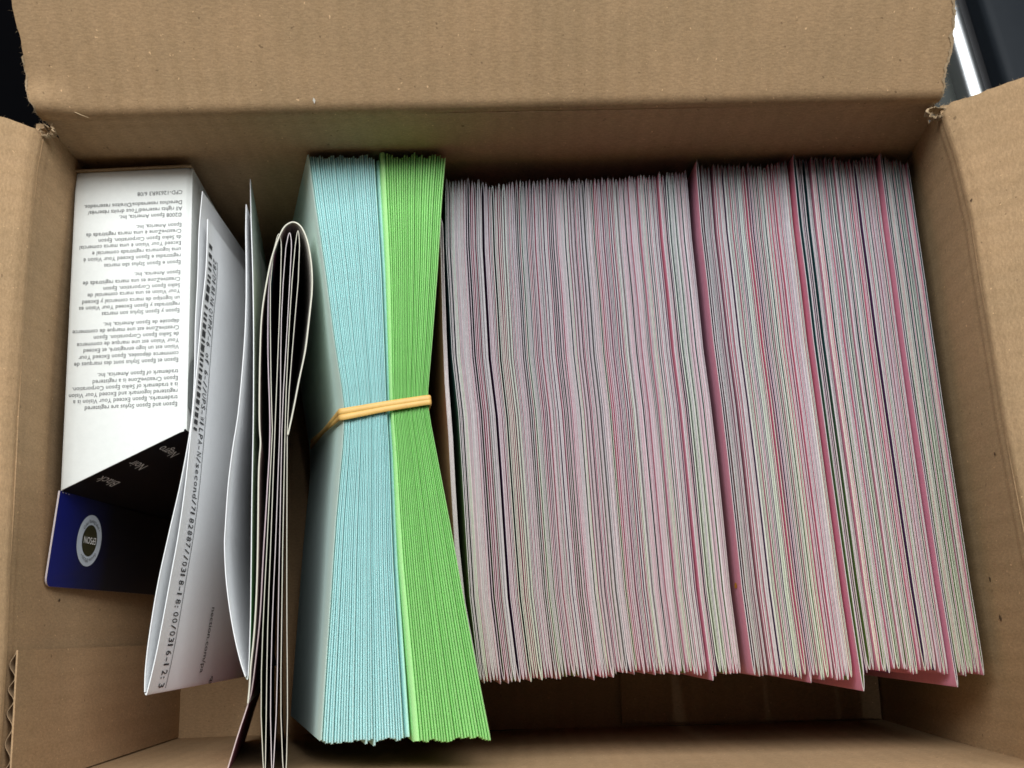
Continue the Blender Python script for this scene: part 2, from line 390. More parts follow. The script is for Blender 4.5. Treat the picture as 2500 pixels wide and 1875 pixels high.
# ------------------------------------------------------------------ text helper
def text_geo(s, size=1., align='LEFT', sx=1., bold=0.):
    cu = bpy.data.curves.new('t', 'FONT'); cu.body = s; cu.size = size; cu.align_x = align; cu.resolution_u = 2; cu.offset = bold
    o = bpy.data.objects.new('t', cu); COL.objects.link(o); dg = bpy.context.evaluated_depsgraph_get(); dg.update()
    me = o.evaluated_get(dg).to_mesh(); v = [(p.co.x * sx, p.co.y) for p in me.vertices]; f = [tuple(q.vertices) for q in me.polygons]
    o.evaluated_get(dg).to_mesh_clear(); bpy.data.objects.remove(o); bpy.data.curves.remove(cu); return v, f
def add_text(mb, s, fn, size=1., align='LEFT', sx=1., width=None, mi=0, bold=0.):
    v, f = text_geo(s, size, align, sx, bold)
    if width:
        k = width / max(p[0] for p in v); v = [(a * k, b) for a, b in v]
    b0 = len(mb.v); mb.v += [fn(a, b) for a, b in v]; mb.f += [tuple(b0 + i for i in q) for q in f]; mb.m += [mi] * len(f)

# ------------------------------------------------------------------ ink carton
ZC = .127
cart = thing('ink_carton', 'white, black and dark blue ink carton by the left wall, legal text on top', 'carton')
cBL, cBR, cFR, cFL = (U(*D(x, y), ZC) for x, y in ((163, 372), (414, 360), (401, 928), (130, 1060)))
cPF = U(*D(98, 1266), ZC)
dn = Vector((0, 0, -ZC + .0035)); dnR = dn + Vector((-.009, 0, 0))
corners = [cBL, cBR, cFR, cFL]
def carton_face(name, pts, mat, th=.0005, n=1):
    mb = MB(); slab(mb, lambda u, v: lerp(lerp(pts[0], pts[1], u), lerp(pts[3], pts[2], u), v), n, n, th); return mb.build(name, mat, cart)
# top with softly rounded long edge to the right
top = MB()
def tface(u, v):
    p = lerp(lerp(cFL, cFR, u), lerp(cBL, cBR, u), v)
    p.z += -.0011 * smooth((u - .95) / .05) - .0005 * smooth((.02 - u) / .02) + .00008 * nz(p.x, p.y, 0, 22) - .0009 * smooth((v - .975) / .025)
    return p
slab(top, tface, 0, 16, .0005, us=[0, .01, .02, .1, .25, .4, .55, .7, .85, .95, .965, .98, 1]); top.build('top_panel', M_WHITE, cart)
inset = Vector((0, 0, -.0012))
carton_face('side_panel', [cBR + inset, cFR + inset, cFR + dnR, cBR + dnR], M_WHITE)
carton_face('back_panel', [cBL + Vector((0, .0006, .0006)), cBR + Vector((0, .0006, .0006)), cBR + dnR, cBL + dn], M_KE)
carton_face('front_panel', [cFR + Vector((0, 0, -.0007)), cFL + Vector((0, 0, -.0007)), cFL + dn, cFR + dnR], M_BLACKBOARD)
# display panel continuing past the body along the box wall
m, nt, b = nodes('blue_to_black_board')  # blue near the top, darkening to black further down
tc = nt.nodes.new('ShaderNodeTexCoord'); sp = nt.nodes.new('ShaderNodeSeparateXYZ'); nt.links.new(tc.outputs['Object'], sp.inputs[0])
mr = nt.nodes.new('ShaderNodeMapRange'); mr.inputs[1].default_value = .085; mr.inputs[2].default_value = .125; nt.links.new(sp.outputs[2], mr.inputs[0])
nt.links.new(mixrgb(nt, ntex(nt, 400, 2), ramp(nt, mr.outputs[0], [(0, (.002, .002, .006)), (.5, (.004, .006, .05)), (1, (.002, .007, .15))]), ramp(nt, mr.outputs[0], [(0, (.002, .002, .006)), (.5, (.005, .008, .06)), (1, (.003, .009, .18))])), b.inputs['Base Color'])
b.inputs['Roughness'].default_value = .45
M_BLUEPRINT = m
pv = (cPF - cFL); pl = pv.length; pvn = pv.normalized(); pn = Vector((0, 0, 1)).cross(pvn).normalized()
if pn.x < 0: pn = -pn
outl = []
r_ = .003
for k in range(7):
    a = math.pi / 2 * k / 6; outl.append(cFL + pvn * (pl - r_ + r_ * math.sin(a)) + Vector((0, 0, -(r_ - r_ * math.cos(a)))))
outl = [cFL + Vector((0, 0, 0))] + outl + [cPF + dn + Vector((.004, 0, 0)), cFL + dn + Vector((.004, 0, 0))]
dp = MB(); th = .0006; q = [p - pn * th for p in outl]
dp.face(outl, 0); dp.face(q[::-1], 1); dp.grid([outl, q], 1, closed=True)
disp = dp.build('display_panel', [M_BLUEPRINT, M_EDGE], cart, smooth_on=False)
pf = MB()
for k in range(26):
    z = ZC - .0012 - k * .0022
    if random.random() < .8: pf.face([cFL + pn * .0003 + pvn * .0003 + Vector((0, 0, z - ZC + t)) + pvn * s for s, t in ((0, 0), (.00022, 0), (.00022, -.0007), (0, -.0007))])
pf.build('perforation', M_SILVERINK, cart, smooth_on=False)
# legal text
R2 = lambda x, y: (x * .36166, 750 + y * .36166)
R1 = lambda x, y: (x * .36166, 200 + y * .36166)
legal = [("Epson and Epson Stylus are registered", 2, 650), ("trademarks, Epson Exceed Your Vision is a", 2, 605), ("registered logomark and Exceed Your Vision", 2, 562),
 ("is a trademark of Seiko Epson Corporation.", 2, 518), ("Epson CreativeZone is a registered", 2, 475), ("trademark of Epson America, Inc.", 2, 430),
 ("Epson et Epson Stylus sont des marques de", 2, 352), ("commerce déposées, Epson Exceed Your", 2, 308), ("Vision est un logo enregistré, et Exceed", 2, 263),
 ("Your Vision est une marque de commerce", 2, 220), ("de Seiko Epson Corporation. Epson", 2, 177), ("CreativeZone est une marque de commerce", 2, 133), ("déposée de Epson America, Inc.", 2, 90),
 ("Epson y Epson Stylus son marcas", 1, 1540), ("registradas y Epson Exceed Your Vision es", 1, 1497), ("un logotipo de marca comercial y Exceed", 1, 1455), ("Your Vision es una marca comercial de", 1, 1410),
 ("Seiko Epson Corporation. Epson", 1, 1370), ("CreativeZone es una marca registrada de", 1, 1327), ("Epson America, Inc.", 1, 1283),
 ("Epson e Epson Stylus são marcas", 1, 1215), ("registradas e Epson Exceed Your Vision é", 1, 1170), ("uma logomarca registrada comercial e", 1, 1128), ("Exceed Your Vision é uma marca comercial", 1, 1085),
 ("da Seiko Epson Corporation. Epson", 1, 1045), ("CreativeZone é uma marca registrada da", 1, 1003), ("Epson America, Inc.", 1, 963),
 ("©2008 Epson America, Inc.", 1, 893), ("All rights reserved/Tous droits réservés/", 1, 852), ("Derechos reservados/Direitos reservados.", 1, 810), ("CPD-12636R3 6/08", 1, 742)]
tx = MB()
gv, _ = text_geo("registered logomark and Exceed Your Vision")
gw = max(p[0] for p in gv)
full = (U(435, 953, ZC) - U(169, 968, ZC)).length
for s, rg, yz in legal:
    px, py = (R2 if rg == 2 else R1)(0, yz); x0 = 434 + (985 - py) * .0238
    st = U(x0, py - 4, ZC); en = U(x0 - 266, py - 4 + 13.5, ZC); dx = (en - st).normalized(); up = Vector((dx.y, -dx.x, 0))
    if up.y > 0: up = -up
    sz = full / gw
    add_text(tx, s, lambda a, b, st=st, dx=dx, up=up, sz=sz: Vector((*(st + dx * a * sz + up * b * sz * 1.08)[:2], ZC + .00016)), 1., bold=0.)
tx.build('legal_text', M_GREYINK, cart, smooth_on=False)
# words on the black front panel
wd = MB(); fe = (cFR - cFL).normalized(); fn_ = Vector((fe.y, -fe.x, 0))
if fn_.y > 0: fn_ = -fn_
for s, t in (('Black', .30), ('Noir', .56), ('Negro', .80), ('Preto', 1.04)):
    base = cFL.lerp(cFR, t); ln = len(s) * .0031
    add_text(wd, s, lambda a, b, base=base, ln=ln: base + Vector((0, 0, -.0045 - ln + a)) - fe * (b * .0052 + .0005) + fn_ * .0003, 1., width=ln)
wd.build('printed_word', M_SILVERINK, cart, smooth_on=False)
# round seal
sc_ = UP(211.5, 1320, cFL, pn); ra = abs((UP(205, 1383, cFL, pn) - UP(218, 1257, cFL, pn)).dot(pvn)) / 2
TILT = lambda p: p + Vector((.004 * (ZC - p.z) / (ZC - .0035), 0, 0))
sc_ = sc_ + pn * .0002
M_SEALRING = plain('pale_seal', (.55, .60, .66), .4); M_SEALDARK = plain('olive_seal', (.035, .032, .012), .4)
def disc(mb, r0, r1, off, mi):
    n = 48; A = [[TILT(sc_ + pn * off + pvn * math.cos(2 * math.pi * k / n) * r + Vector((0, 0, 1)) * math.sin(2 * math.pi * k / n) * r) for k in range(n)] for r in (r0, r1)]
    mb.grid(A, mi, closed=True)
sl = MB(); disc(sl, ra * .60, ra, 0, 0); disc(sl, 1e-5, ra * .61, .0001, 1)
seal = sl.build('seal', [M_SEALRING, M_SEALDARK], cart, smooth_on=False)
st_ = MB()
# letters upside down: reading direction towards the front of the box, tops pointing down
add_text(st_, 'EPSON', lambda a, b: TILT(sc_ + pn * .0002 + Vector((0, 0, 1)) * a * ra * .33 + pvn * (b - .35) * ra * .38), 1., 'CENTER')
def arc_text(s, a0, sgn):
    v, f = text_geo(s); wmax = max(p[0] for p in v); b0 = len(st_.v)
    for a, b in v:
        ang = a0 + (a - wmax / 2) * .23; r = ra * (.70 + b * .20); st_.v.append(TILT(sc_ + pn * .0003 + pvn * math.cos(ang) * r + Vector((0, 0, 1)) * math.sin(ang) * r))
    st_.f += [tuple(b0 + i for i in q) for q in f]; st_.m += [1] * len(f)
arc_text('Genuine EPSON *', -math.pi * .02, 1); arc_text('Color Sharing Label *', math.pi, 1)
st_.build('seal_text', [M_SILVERINK, M_INK], seal, smooth_on=False)
# grey printed patch on the right side panel near its front
M_GREYPATCH = paper('grey_print', (.28, .30, .29), .5, .04)
sd = (cFR - cBR); sdn = sd.normalized(); sn = Vector((-sdn.y, sdn.x, 0))
if sn.x < 0: sn = -sn
pts = []
for t, dz in ((.705, .0125), (.72, .0075), (.745, .0035), (.80, .0015), (.86, .0013), (.915, .0016), (.935, .006), (.955, .02), (.80, .02)):
    pts.append(cBR + sd * t + Vector((0, 0, -dz)) + sn * .0003)
gp = MB(); gp.face(pts); gp.build('grey_patch', M_GREYPATCH, cart, smooth_on=False)

# ------------------------------------------------------------------ loose folded sheets
class Sheet:
    """an upright sheet: top edge through given spots at height z, hanging down h with a lean to the left"""
    def __init__(s, px, z, h, lean, n=6, th=.0003, bend=0, lean0=None):
        s.lean0 = lean if lean0 is None else lean0
        pts = [U(x, y, z) for x, y in px]; s.p = catmull(pts, n); s.h = h; s.lean = lean; s.th = th; s.bend = bend
        s.s = [0]
        for a, b in zip(s.p, s.p[1:]): s.s.append(s.s[-1] + (b - a).length)
        s.len = s.s[-1]
    def at(s, t, d):
        t = max(0, min(s.len, t)); i = 0
        while i < len(s.s) - 2 and s.s[i + 1] < t: i += 1
        k = (t - s.s[i]) / max(1e-9, s.s[i + 1] - s.s[i]); p = s.p[i].lerp(s.p[i + 1], k)
        return p + Vector((-lerp(s.lean0, s.lean, t / s.len) * d - s.bend * d * d, 0, -d))
    def nrm(s, t, d):
        a = s.at(t + .002, d) - s.at(t - .002, d); b = s.at(t, d + .001) - s.at(t, d); n = a.cross(b); n.normalize(); return n
    def build(s, name, mats, parent=None, mis=(0, 0, 0), split=None):
        mb = MB(); ds = [0, .003, .01, .025, .05, .08, 1]; ds = [d for d in ds if d < s.h] + [s.h]
        A = []; B = []
        for d in ds:
            A.append([]); B.append([])
            for i, t in enumerate(s.s):
                p = s.at(t, d); n = s.nrm(t, d); A[-1].append(p + n * s.th / 2); B[-1].append(p - n * s.th / 2)
        mb.grid(A, mis[0], flip=True); mb.grid(B, mis[1])
        if split:
            k = len(s.s) - 1; m1 = len(mb.m)
            for r in range(len(ds) - 1):
                for j in range(k):
                    if s.s[j] > split[0]:
                        mb.m[r * k + j] = split[1]; mb.m[m1 // 2 + r * k + j] = split[2]
        mb.grid([A[0], B[0]], mis[2]); mb.grid([A[-1], B[-1]], mis[2], flip=True)
        mb.grid([[r[0] for r in A], [r[0] for r in B]], mis[2], flip=True); mb.grid([[r[-1] for r in A], [r[-1] for r in B]], mis[2])
        return mb.build(name, mats, parent)
slip = thing('packing_slip', 'folded white packing slip with barcode, between ink carton and curled leaflet', 'paper')
outer = [(494, 467), (486, 562), (483, 670), (477, 790), (474, 931), (465, 1042), (441, 1177), (414, 1295), (386, 1422), (365, 1548), (355, 1633), (353, 1690)]
inner = [(354, 1693), (359, 1690), (378, 1612), (395, 1527), (418, 1401), (437, 1295), (454, 1169), (471, 1000), (480, 905), (489, 800), (494, 743), (503, 652), (507, 535)]
ZS = .1285
sO = Sheet(outer, ZS, .120, .02); sI = Sheet(inner, ZS, .120, .02)
sO.build('outer_leaf', M_SLIP, slip); leafI = sI.build('inner_leaf', M_SLIP, slip)
Ls = sI.len
def on_slip(t, d):          # t runs from the back towards the fold
    k = Ls - t; n = sI.nrm(k, d)
    if n.x < 0: n = -n
    return sI.at(k, d) + n * .00035
t0 = .0118
tm = MB()
code = '28/DIBIN1QVPR/-6 of 6-//UPS-WILPA-N/second/7182887//0318-18:00/0316-12:3'
L_ = Ls - t0 - .002
# spread the letters evenly, as a typewriter face does
cw = L_ / len(code)
for k, ch in enumerate(code):
    if ch == ' ': continue
    v, f = text_geo(ch, bold=.003); wx = max(p[0] for p in v); mn = min(p[0] for p in v); sxx = cw * .72 / max(wx - mn, .28)
    b0 = len(tm.v)
    for a, b in v:
        t = t0 + cw * (k + .14) + (a - mn) * sxx; q = t / Ls; dd = lerp(.0068, .0086, q); hh = lerp(.0052, .0076, q); tm.v.append(on_slip(t, dd + b * hh))
    tm.f += [tuple(b0 + i for i in qd) for qd in f]; tm.m += [0] * len(f)
ln = [[], []]
for i in range(80):
    t = lerp(t0, Ls - .002, i / 79); q = t / Ls; d = lerp(.0068, .0086, q) + lerp(.0052, .0076, q) * .92
    ln[0].append(on_slip(t, d)); ln[1].append(on_slip(t, d + .0004))
tm.grid(ln)
for s, tt, d in (('nection.com/pa', .134, .050), ('ed dup', .172, .066)):
    v, f = text_geo(s); wx = max(p[0] for p in v); b0 = len(tm.v); span = Ls - .004 - tt
    for a, b in v: tm.v.append(on_slip(tt + a / wx * span * .95, d + b * .0062))
    tm.f += [tuple(b0 + i for i in qd) for qd in f]; tm.m += [0] * len(f)
tm.build('code_text', M_INK, leafI, smooth_on=False)
bc = MB(); t = .0085; random.seed(5)
while t < .078:
    wbar = random.choice((.0009, .0009, .0016, .0024)); bc.face([on_slip(t, .0016), on_slip(t + wbar, .0016), on_slip(t + wbar, .0052), on_slip(t, .0052)]); t += wbar + random.choice((.0009, .0012, .0018))
bc.build('barcode', M_INK, leafI, smooth_on=False)

# curled white and green leaflet
curl = thing('curled_leaflet', 'white leaflet curled open in a bow with pale green outside, right of the packing slip', 'leaflet')
cl = [(601, 499), (600, 562), (601, 670), (600, 760), (595, 858), (582, 1003), (568, 1094), (557, 1184), (550, 1285), (548, 1330), (551, 1402), (559, 1474), (571, 1546), (586, 1611), (599, 1652)]
cr = [(600, 1654), (606, 1648), (611, 1528), (613, 1394), (615, 1213), (618, 1050), (619, 931), (619, 800), (617, 670), (613, 536), (611, 437)]
M_CURLG = along_y('green_fade_print', [(0, (.05, .42, .06)), (.18, (.10, .45, .10)), (.35, (.40, .60, .38)), (.7, (.62, .74, .62)), (1, (.60, .68, .64))], .015, .20, .55)
s1 = Sheet(cl, .123, .108, .15); s2 = Sheet(cr, .123, .108, .19)
s1.build('left_leaf', M_SLIP, curl)
l2 = s2.build('right_leaf', [M_SLIP, M_CURLG, M_SLIP], curl, (0, 1, 2))
cm = MB()
for k in range(30):
    t = s2.len - .055 - k * .0026; n = s2.nrm(t, .006); n = n if n.x > 0 else -n
    wv = random.uniform(.0008, .002)
    add_text(cm, random.choice('ANVIMETH'), lambda a, b, t=t: s2.at(t - a * .0026, .0055 + b * .003) + n * .0003, 1.)
cm.build('printed_text', M_INK, l2, smooth_on=False)

# ------------------------------------------------------------------ folded cards
def card_geo(mb, fl_, fr_, yf, yb, z, z0, lean, t=.00021, rnd=.006, mis=(0, 1, 2, 3), nmid=7, nest=0):
    """flat sleeve: two sheets joined at both ends; fl_/fr_ give x of its left and right face at y"""
    L = yb - yf
    offs = [0, .0002, .0007, .0016, .0032, .006]
    ys = [yf + o for o in offs] + [yf + .006 + (L - .012) * k / (nmid + 1) for k in range(1, nmid + 1)] + [yb - o for o in offs[::-1]]
    ol, orr, il, ir = [], [], [], []
    for y in ys:
        a, b = fl_(y), fr_(y); c = (a + b) / 2; hw = (b - a) / 2
        e = min(y - yf, yb - y); g = math.sqrt(max(0, 1 - (1 - min(1, e / rnd)) ** 2)); hw *= max(g, .06)
        ol.append((c - hw, y)); orr.append((c + hw, y)); iw = max(hw - t, .00004); yi = min(max(y, yf + t), yb - t)
        il.append((c - iw, yi)); ir.append((c + iw, yi))
    po = ol + orr[::-1]; pi = il + ir[::-1]; n = len(po)
    if nest and (fr_(yf + L / 2) - fl_(yf + L / 2)) > .0009:
        g = .00007; card_geo(mb, lambda y: fl_(y) + t + g, lambda y: fr_(y) - t - g, yf + nest, yb - nest, z - .0003, z0, lean, t * .9, rnd * .8, (mis[0], mis[3], mis[3], mis[2]), nmid)
    T = lambda p, zz: Vector((p[0] - lean * (z - zz), p[1], zz))
    zs = [z0, z - .03, z - .008, z]
    O = [[T(p, zz) for p in po] for zz in zs]; I = [[T(p, zz) for p in pi] for zz in zs]
    b = len(mb.m); mb.grid(O, mis[1], flip=True, closed=True)
    h = n // 2
    for r in range(3):
        for j in range(h, n): mb.m[b + r * n + j] = mis[2]
    mb.grid(I, mis[3], closed=True); mb.grid([O[-1], I[-1]], mis[0], flip=True, closed=True)
def polyx(px, z):
    tab = sorted((U(x, y, z).y, U(x, y, z).x) for x, y in px); return lambda y: interp(tab, y)
ZK = .120
mainL = polyx([(1088, 420), (1088, 575), (1096, 698), (1106, 900), (1120, 1013), (1129, 1175), (1138, 1338), (1148, 1500), (1171, 1665)], ZK)
mainR = polyx([(2214, 380), (2228, 493), (2257, 686), (2281, 854), (2303, 1000), (2332, 1185), (2364, 1396), (2390, 1554), (2406, 1660)], ZK)
backY = [(985, 385), (1060, 388), (1085, 402), (1140, 388), (1300, 384), (1420, 380), (1460, 374), (1500, 363), (1545, 354), (1600, 352), (1660, 358), (1705, 347), (1760, 340), (1850, 345), (1880, 336), (1920, 340), (1965, 350)]
frontY = [(1035, 1474), (1110, 1476), (1200, 1468), (1290, 1464), (1400, 1455), (1560, 1458), (1700, 1461), (1750, 1466), (1850, 1468), (1885, 1452), (2060, 1456), (2128, 1462)]
NC = 138
# fractions across the row of the cards that stand proud: (fraction, rise, extra gap before, extra length to the front, label)
special = {}
for fr_, up, gap, ext, lab in (
    (.125, .001, .0003, .001, 'folded pink card standing slightly proud near the left end of the card row'),
    (.225, .0008, .0003, .001, 'folded card with pink front corner showing, left of the middle of the card row'),
    (.475, .0015, .0006, .0018, 'folded card with pink strip showing, first proud card left of the row middle'),
    (.545, .0042, .0026, .0004, 'folded card with the widest pink strip and an orange dot, mid row'),
    (.578, .0014, .0008, .001, 'folded card with narrow pink strip just right of the widest pink strip'),
    (.66, .0014, .0004, .0015, 'folded card with thin pink strip between the two wide pink strips of the row'),
    (.755, .003, .0012, .0036, 'tall folded card with bold pink strip, sticking out at the front right of the row'),
    (.925, .0028, .0011, .0036, 'tall folded card with bold pink strip nearest the right end of the row')):
    special[round(fr_ * NC)] = (up, gap, ext, lab)
random.seed(21)
th_ = []
for i in range(NC):
    th_.append(random.choice((.7, .9, 1., 1., 1.15, 1.4)) * random.uniform(.9, 1.1))
gaps = [0.] * NC
for i in special: gaps[i] = special[i][1]
minor = {}
for i in range(NC):
    if i not in special and random.random() < .62: minor[i] = random.uniform(.0002, .0012) * random.choice((.5, 1, 1.3)); gaps[i] = random.uniform(.00008, .00034)
tot_gap = sum(gaps); Wm = .168; unit = (Wm - tot_gap) / sum(th_)
cum = 0; slots = []
for i in range(NC):
    cum += gaps[i]; a = cum / Wm; cum += th_[i] * unit; slots.append((a, cum / Wm))
CARD_MATS = {}
def pick(lst): return random.choice(lst)
MARKS = [(i, special[i][3]) for i in sorted(special)]
SHORT = {}
for (i, l), nm in zip(MARKS, ('the leftmost proud pink card', 'the pink front corner', 'the first proud card left of middle', 'the widest pink strip', 'the narrow pink strip', 'the thin pink strip', 'the middle bold strip', 'the rightmost bold strip')): SHORT[i] = nm
TENS = ['', '', 'twenty']
def ordinal(k):
    o = 'first second third fourth fifth sixth seventh eighth ninth tenth eleventh twelfth thirteenth fourteenth fifteenth sixteenth seventeenth eighteenth nineteenth'.split()
    return o[k - 1] if k < 20 else 'twentieth' if k == 20 else 'twenty ' + o[k - 21]
def row_label(i):
    best = min(SHORT, key=lambda m: abs(m - i)); k = i - best
    if abs(k) > i + 1: return 'thin folded card, %s right of the dark green gap' % ordinal(i + 1)
    if abs(k) >= NC - i: return 'thin folded card, %s from the right end of the row' % ordinal(NC - i)
    return 'thin folded card, %s to the %s of %s' % (ordinal(abs(k)), 'right' if k > 0 else 'left', SHORT[best])
ROWG = 'folded cards packed in the row on the right'
zj = 0
for i, (a, b) in enumerate(slots):
    f = (a + b) / 2; xb = lerp(985, 1965, f); xf = lerp(1040, 2128, f)
    zj = .6 * zj + random.uniform(-.0005, .0005)
    z = ZK + zj + minor.get(i, 0); up, gap, ext, lab = special.get(i, (0, 0, 0, None)); z += up
    yb = U(*D(xb, interp(backY, xb)), ZK).y - .0004 + random.uniform(-.0006, .0006) + (up * .25)
    yf = U(*D(xf, interp(frontY, xf)), ZK).y + random.uniform(-.0004, .0013) - ext
    wob = random.uniform(-.00012, .00012); ph = random.uniform(0, 6)
    lean = lerp(.13, .01, min(1, f * 1.3))
    mk = lambda k: (lambda y: lerp(mainL(y), mainR(y), k) + (.00018 * math.sin(y * 30 + k * 9)) + wob * math.sin(y * 60 + ph))
    g0 = .05 / NC
    fa, fb_ = mk(a + g0), mk(b - g0)
    mb = MB(); card_geo(mb, fa, fb_, yf, min(yb, .2100), z, .004, lean, rnd=random.uniform(.004, .012), nest=random.choice((0, .0007, .0012)))
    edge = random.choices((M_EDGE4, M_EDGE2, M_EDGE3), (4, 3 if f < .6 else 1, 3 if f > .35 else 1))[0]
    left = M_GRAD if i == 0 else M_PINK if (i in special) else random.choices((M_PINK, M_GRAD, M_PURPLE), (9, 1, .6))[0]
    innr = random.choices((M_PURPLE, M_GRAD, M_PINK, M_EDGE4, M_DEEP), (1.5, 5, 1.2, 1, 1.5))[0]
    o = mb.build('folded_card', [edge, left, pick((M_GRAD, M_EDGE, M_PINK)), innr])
    tag(o, lab or row_label(i), 'card', ROWG)
    if lab and 'dot' in lab:
        y = U(1833, 1427, z).y; mbd = MB(); n = 14
        mbd.face([Vector((fa(y) - .0002 - lean * dz_ - .0, yy, z - dz_)) for dz_, yy in [(.0065 + .0016 * math.sin(2 * math.pi * k / n), y + .0010 * math.cos(2 * math.pi * k / n)) for k in range(n)]])
        mbd.build('orange_dot', plain('orange_ink', (.75, .30, .03), .6), o, smooth_on=False)
# four cards leaning away from the left end of the row
lo4 = [(1074, 520), (1079, 734), (1083, 900), (1095, 1067), (1106, 1283), (1118, 1430), (1140, 1560), (1160, 1655)]
ff = polyx(lo4, ZK)
for k, (lab, lm, im) in enumerate((('leftmost folded card of the row, its red brown side facing the green envelopes', M_ROSE, M_GRAD), ('second folded card from the left end of the row, dark green inside', M_GRAD, M_PINK), ('third folded card from the left end of the row, beside the dark green gap', M_PINK, M_GRAD))):
    mb = MB(); dx = .0005 * k
    card_geo(mb, lambda y, dx=dx: ff(y) + dx * (.5 + .5 * smooth((.2 - y) / .1)), lambda y, dx=dx: ff(y) + dx * (.5 + .5 * smooth((.2 - y) / .1)) + .00046, .0262 + .0005 * k, .1905 - .001 * k, ZK - .0005, .004, .17)
    tag(mb.build('folded_card', [M_EDGE, lm, M_GRAD, im]), lab, 'card', ROWG)

# ------------------------------------------------------------------ wrapped bunch of leaflets left of the envelopes
ZB = .124
WRAPG = 'folded cards wrapped in the cream cover'
A_ = ([(668, 590), (660, 640), (659, 706), (659, 800), (661, 950), (664, 1050), (650, 1350), (642, 1500), (635, 1703), (641, 1890)], [(692, 590), (688, 640), (685, 706), (682, 800), (676, 950), (672, 1050), (661, 1350), (655, 1500), (651, 1703), (650, 1890)])
B_ = ([(696, 590), (692, 640), (690, 706), (685, 800), (684, 950), (682, 1050), (671, 1350), (664, 1500), (659, 1703), (661, 1890)], [(716, 590), (711, 640), (707, 706), (702, 800), (693, 950), (689, 1050), (683, 1350), (680, 1500), (677, 1703), (669, 1890)])
C_ = ([(719, 590), (715, 640), (711, 706), (705, 800), (698, 950), (695, 1050), (689, 1350), (687, 1500), (684, 1703), (688, 1890)], [(734, 590), (733, 640), (727, 706), (719, 800), (707, 950), (702, 1050), (701, 1350), (701, 1500), (703, 1703), (702, 1890)])
for (l, r), (yt, lab, im, lm) in zip((A_, B_, C_), ((570, 'left of the three looped cards inside the cream cover, dark teal within', M_GRAD, M_DEEP), (568, 'middle of the three looped cards inside the cream cover', M_DEEP, M_MAROON), (563, 'right of the three looped cards inside the cream cover', M_DEEP, M_DEEP))):
    mb = MB(); a, b = polyx(l, ZB), polyx(r, ZB)
    card_geo(mb, a, b, U(660, 1906, ZB).y, U(700, yt, ZB).y, ZB, .02, .24, t=.00024, rnd=.016, nmid=12)
    tag(mb.build('folded_card', [M_CREAM if lm is not M_MAROON else M_EDGE, lm, M_DEEP, im]), lab, 'card', WRAPG)
cov = [(703, 1061), (711, 1025), (720, 981), (731, 924), (745, 858), (752, 804), (758, 750), (762, 706), (761, 652), (753, 598), (742, 565), (731, 549), (718, 542), (705, 545), (691, 558), (676, 591), (662, 634), (651, 688), (642, 743), (637, 800), (634, 900), (633, 1000), (634, 1050), (636, 1082), (633, 1122), (631, 1176), (629, 1339), (626, 1450), (620, 1550), (612, 1626), (609, 1676), (605, 1717)]
sc2 = Sheet(cov, .1255, .105, .2, n=3, th=.00045, lean0=.30)
o = sc2.build('cover_leaflet', [M_CREAM, M_MAROON, M_CURLG], None, (0, 0, 0), split=(sc2.len * .36, 0, 0))
tag(o, 'cream leaflet bent in an arch around the looped cards, left of the blue envelopes', 'leaflet')
flare = [(672, 605), (657, 690), (654, 850), (659, 1050), (652, 1200), (643, 1350), (635, 1500), (625, 1602), (615, 1681), (606, 1717), (581, 1794), (557, 1873), (540, 1925)]
sf = Sheet(flare, .1235, .10, .22, th=.00035)
o = sf.build('maroon_leaflet', [M_MAROON, M_ROSE, M_EDGE2], None, (0, 0, 2))
tag(o, 'maroon leaflet splaying out to the left at its front end beside the looped cards', 'leaflet')

# ------------------------------------------------------------------ banded envelopes
ZE = .130
EL = [(749, 363), (755, 408), (770, 517), (792, 661), (813, 824), (838, 980), (839, 1031), (834, 1103), (823, 1212), (814, 1320), (806, 1450), (790, 1673), (781, 1817)]
EM = [(927, 365), (931, 445), (942, 625), (949, 824), (953, 987), (957, 1040), (960, 1080), (966, 1212), (972, 1340), (981, 1450), (1000, 1673), (1011, 1817)]
ER = [(1091, 370), (1081, 481), (1070, 662), (1056, 842), (1045, 966), (1046, 995), (1060, 1067), (1088, 1212), (1109, 1320), (1132, 1450), (1170, 1650), (1203, 1817)]
def smooth_x(px):
    f = polyx(px, ZE); return lambda y: sum(f(y + k * .003) for k in (-1, 0, 1)) / 3
xL, xM, xR = smooth_x(EL), smooth_x(EM), smooth_x(ER)
y_f0, y_b0 = U(900, 1812, ZE).y, U(900, 366, ZE).y
NY = [0, .01, .03, .07, .13, .2, .27, .34, .41, .46, .5, .535, .565, .6, .65, .71, .78, .85, .91, .95, .98, .993, 1]
def envelope(fa, fb_, yf, yb, z, z0, lean, mat):
    mb = MB(); rows = []
    for t in NY:
        y = lerp(yf, yb, t); a, b = fa(y), fb_(y); wd_ = b - a; dy = .0
        prof = [(a + .12 * wd_, z0), (a, z0 + .03), (a, z - .02), (a, z - .0013), (a + .16 * wd_, z - .0004), (a + .5 * wd_, z), (b - .16 * wd_, z - .0004), (b, z - .0013), (b, z - .02), (b, z0 + .03), (b - .12 * wd_, z0)]
        rows.append([Vector((x - lean * (z - zz) , y + (0 if 0 < t < 1 else (.0004 if t == 0 else -.0004) * (1 if zz > z - .0006 else 0)), zz)) for x, zz in prof])
    mb.grid(rows, 0, closed=True, flip=True)
    mb.face(rows[0], 0); mb.face(rows[-1][::-1], 0)
    return mb.build('envelope', mat)
random.seed(33)
ORD = 'first second third fourth fifth sixth seventh eighth ninth tenth eleventh twelfth thirteenth fourteenth fifteenth sixteenth seventeenth'.split()
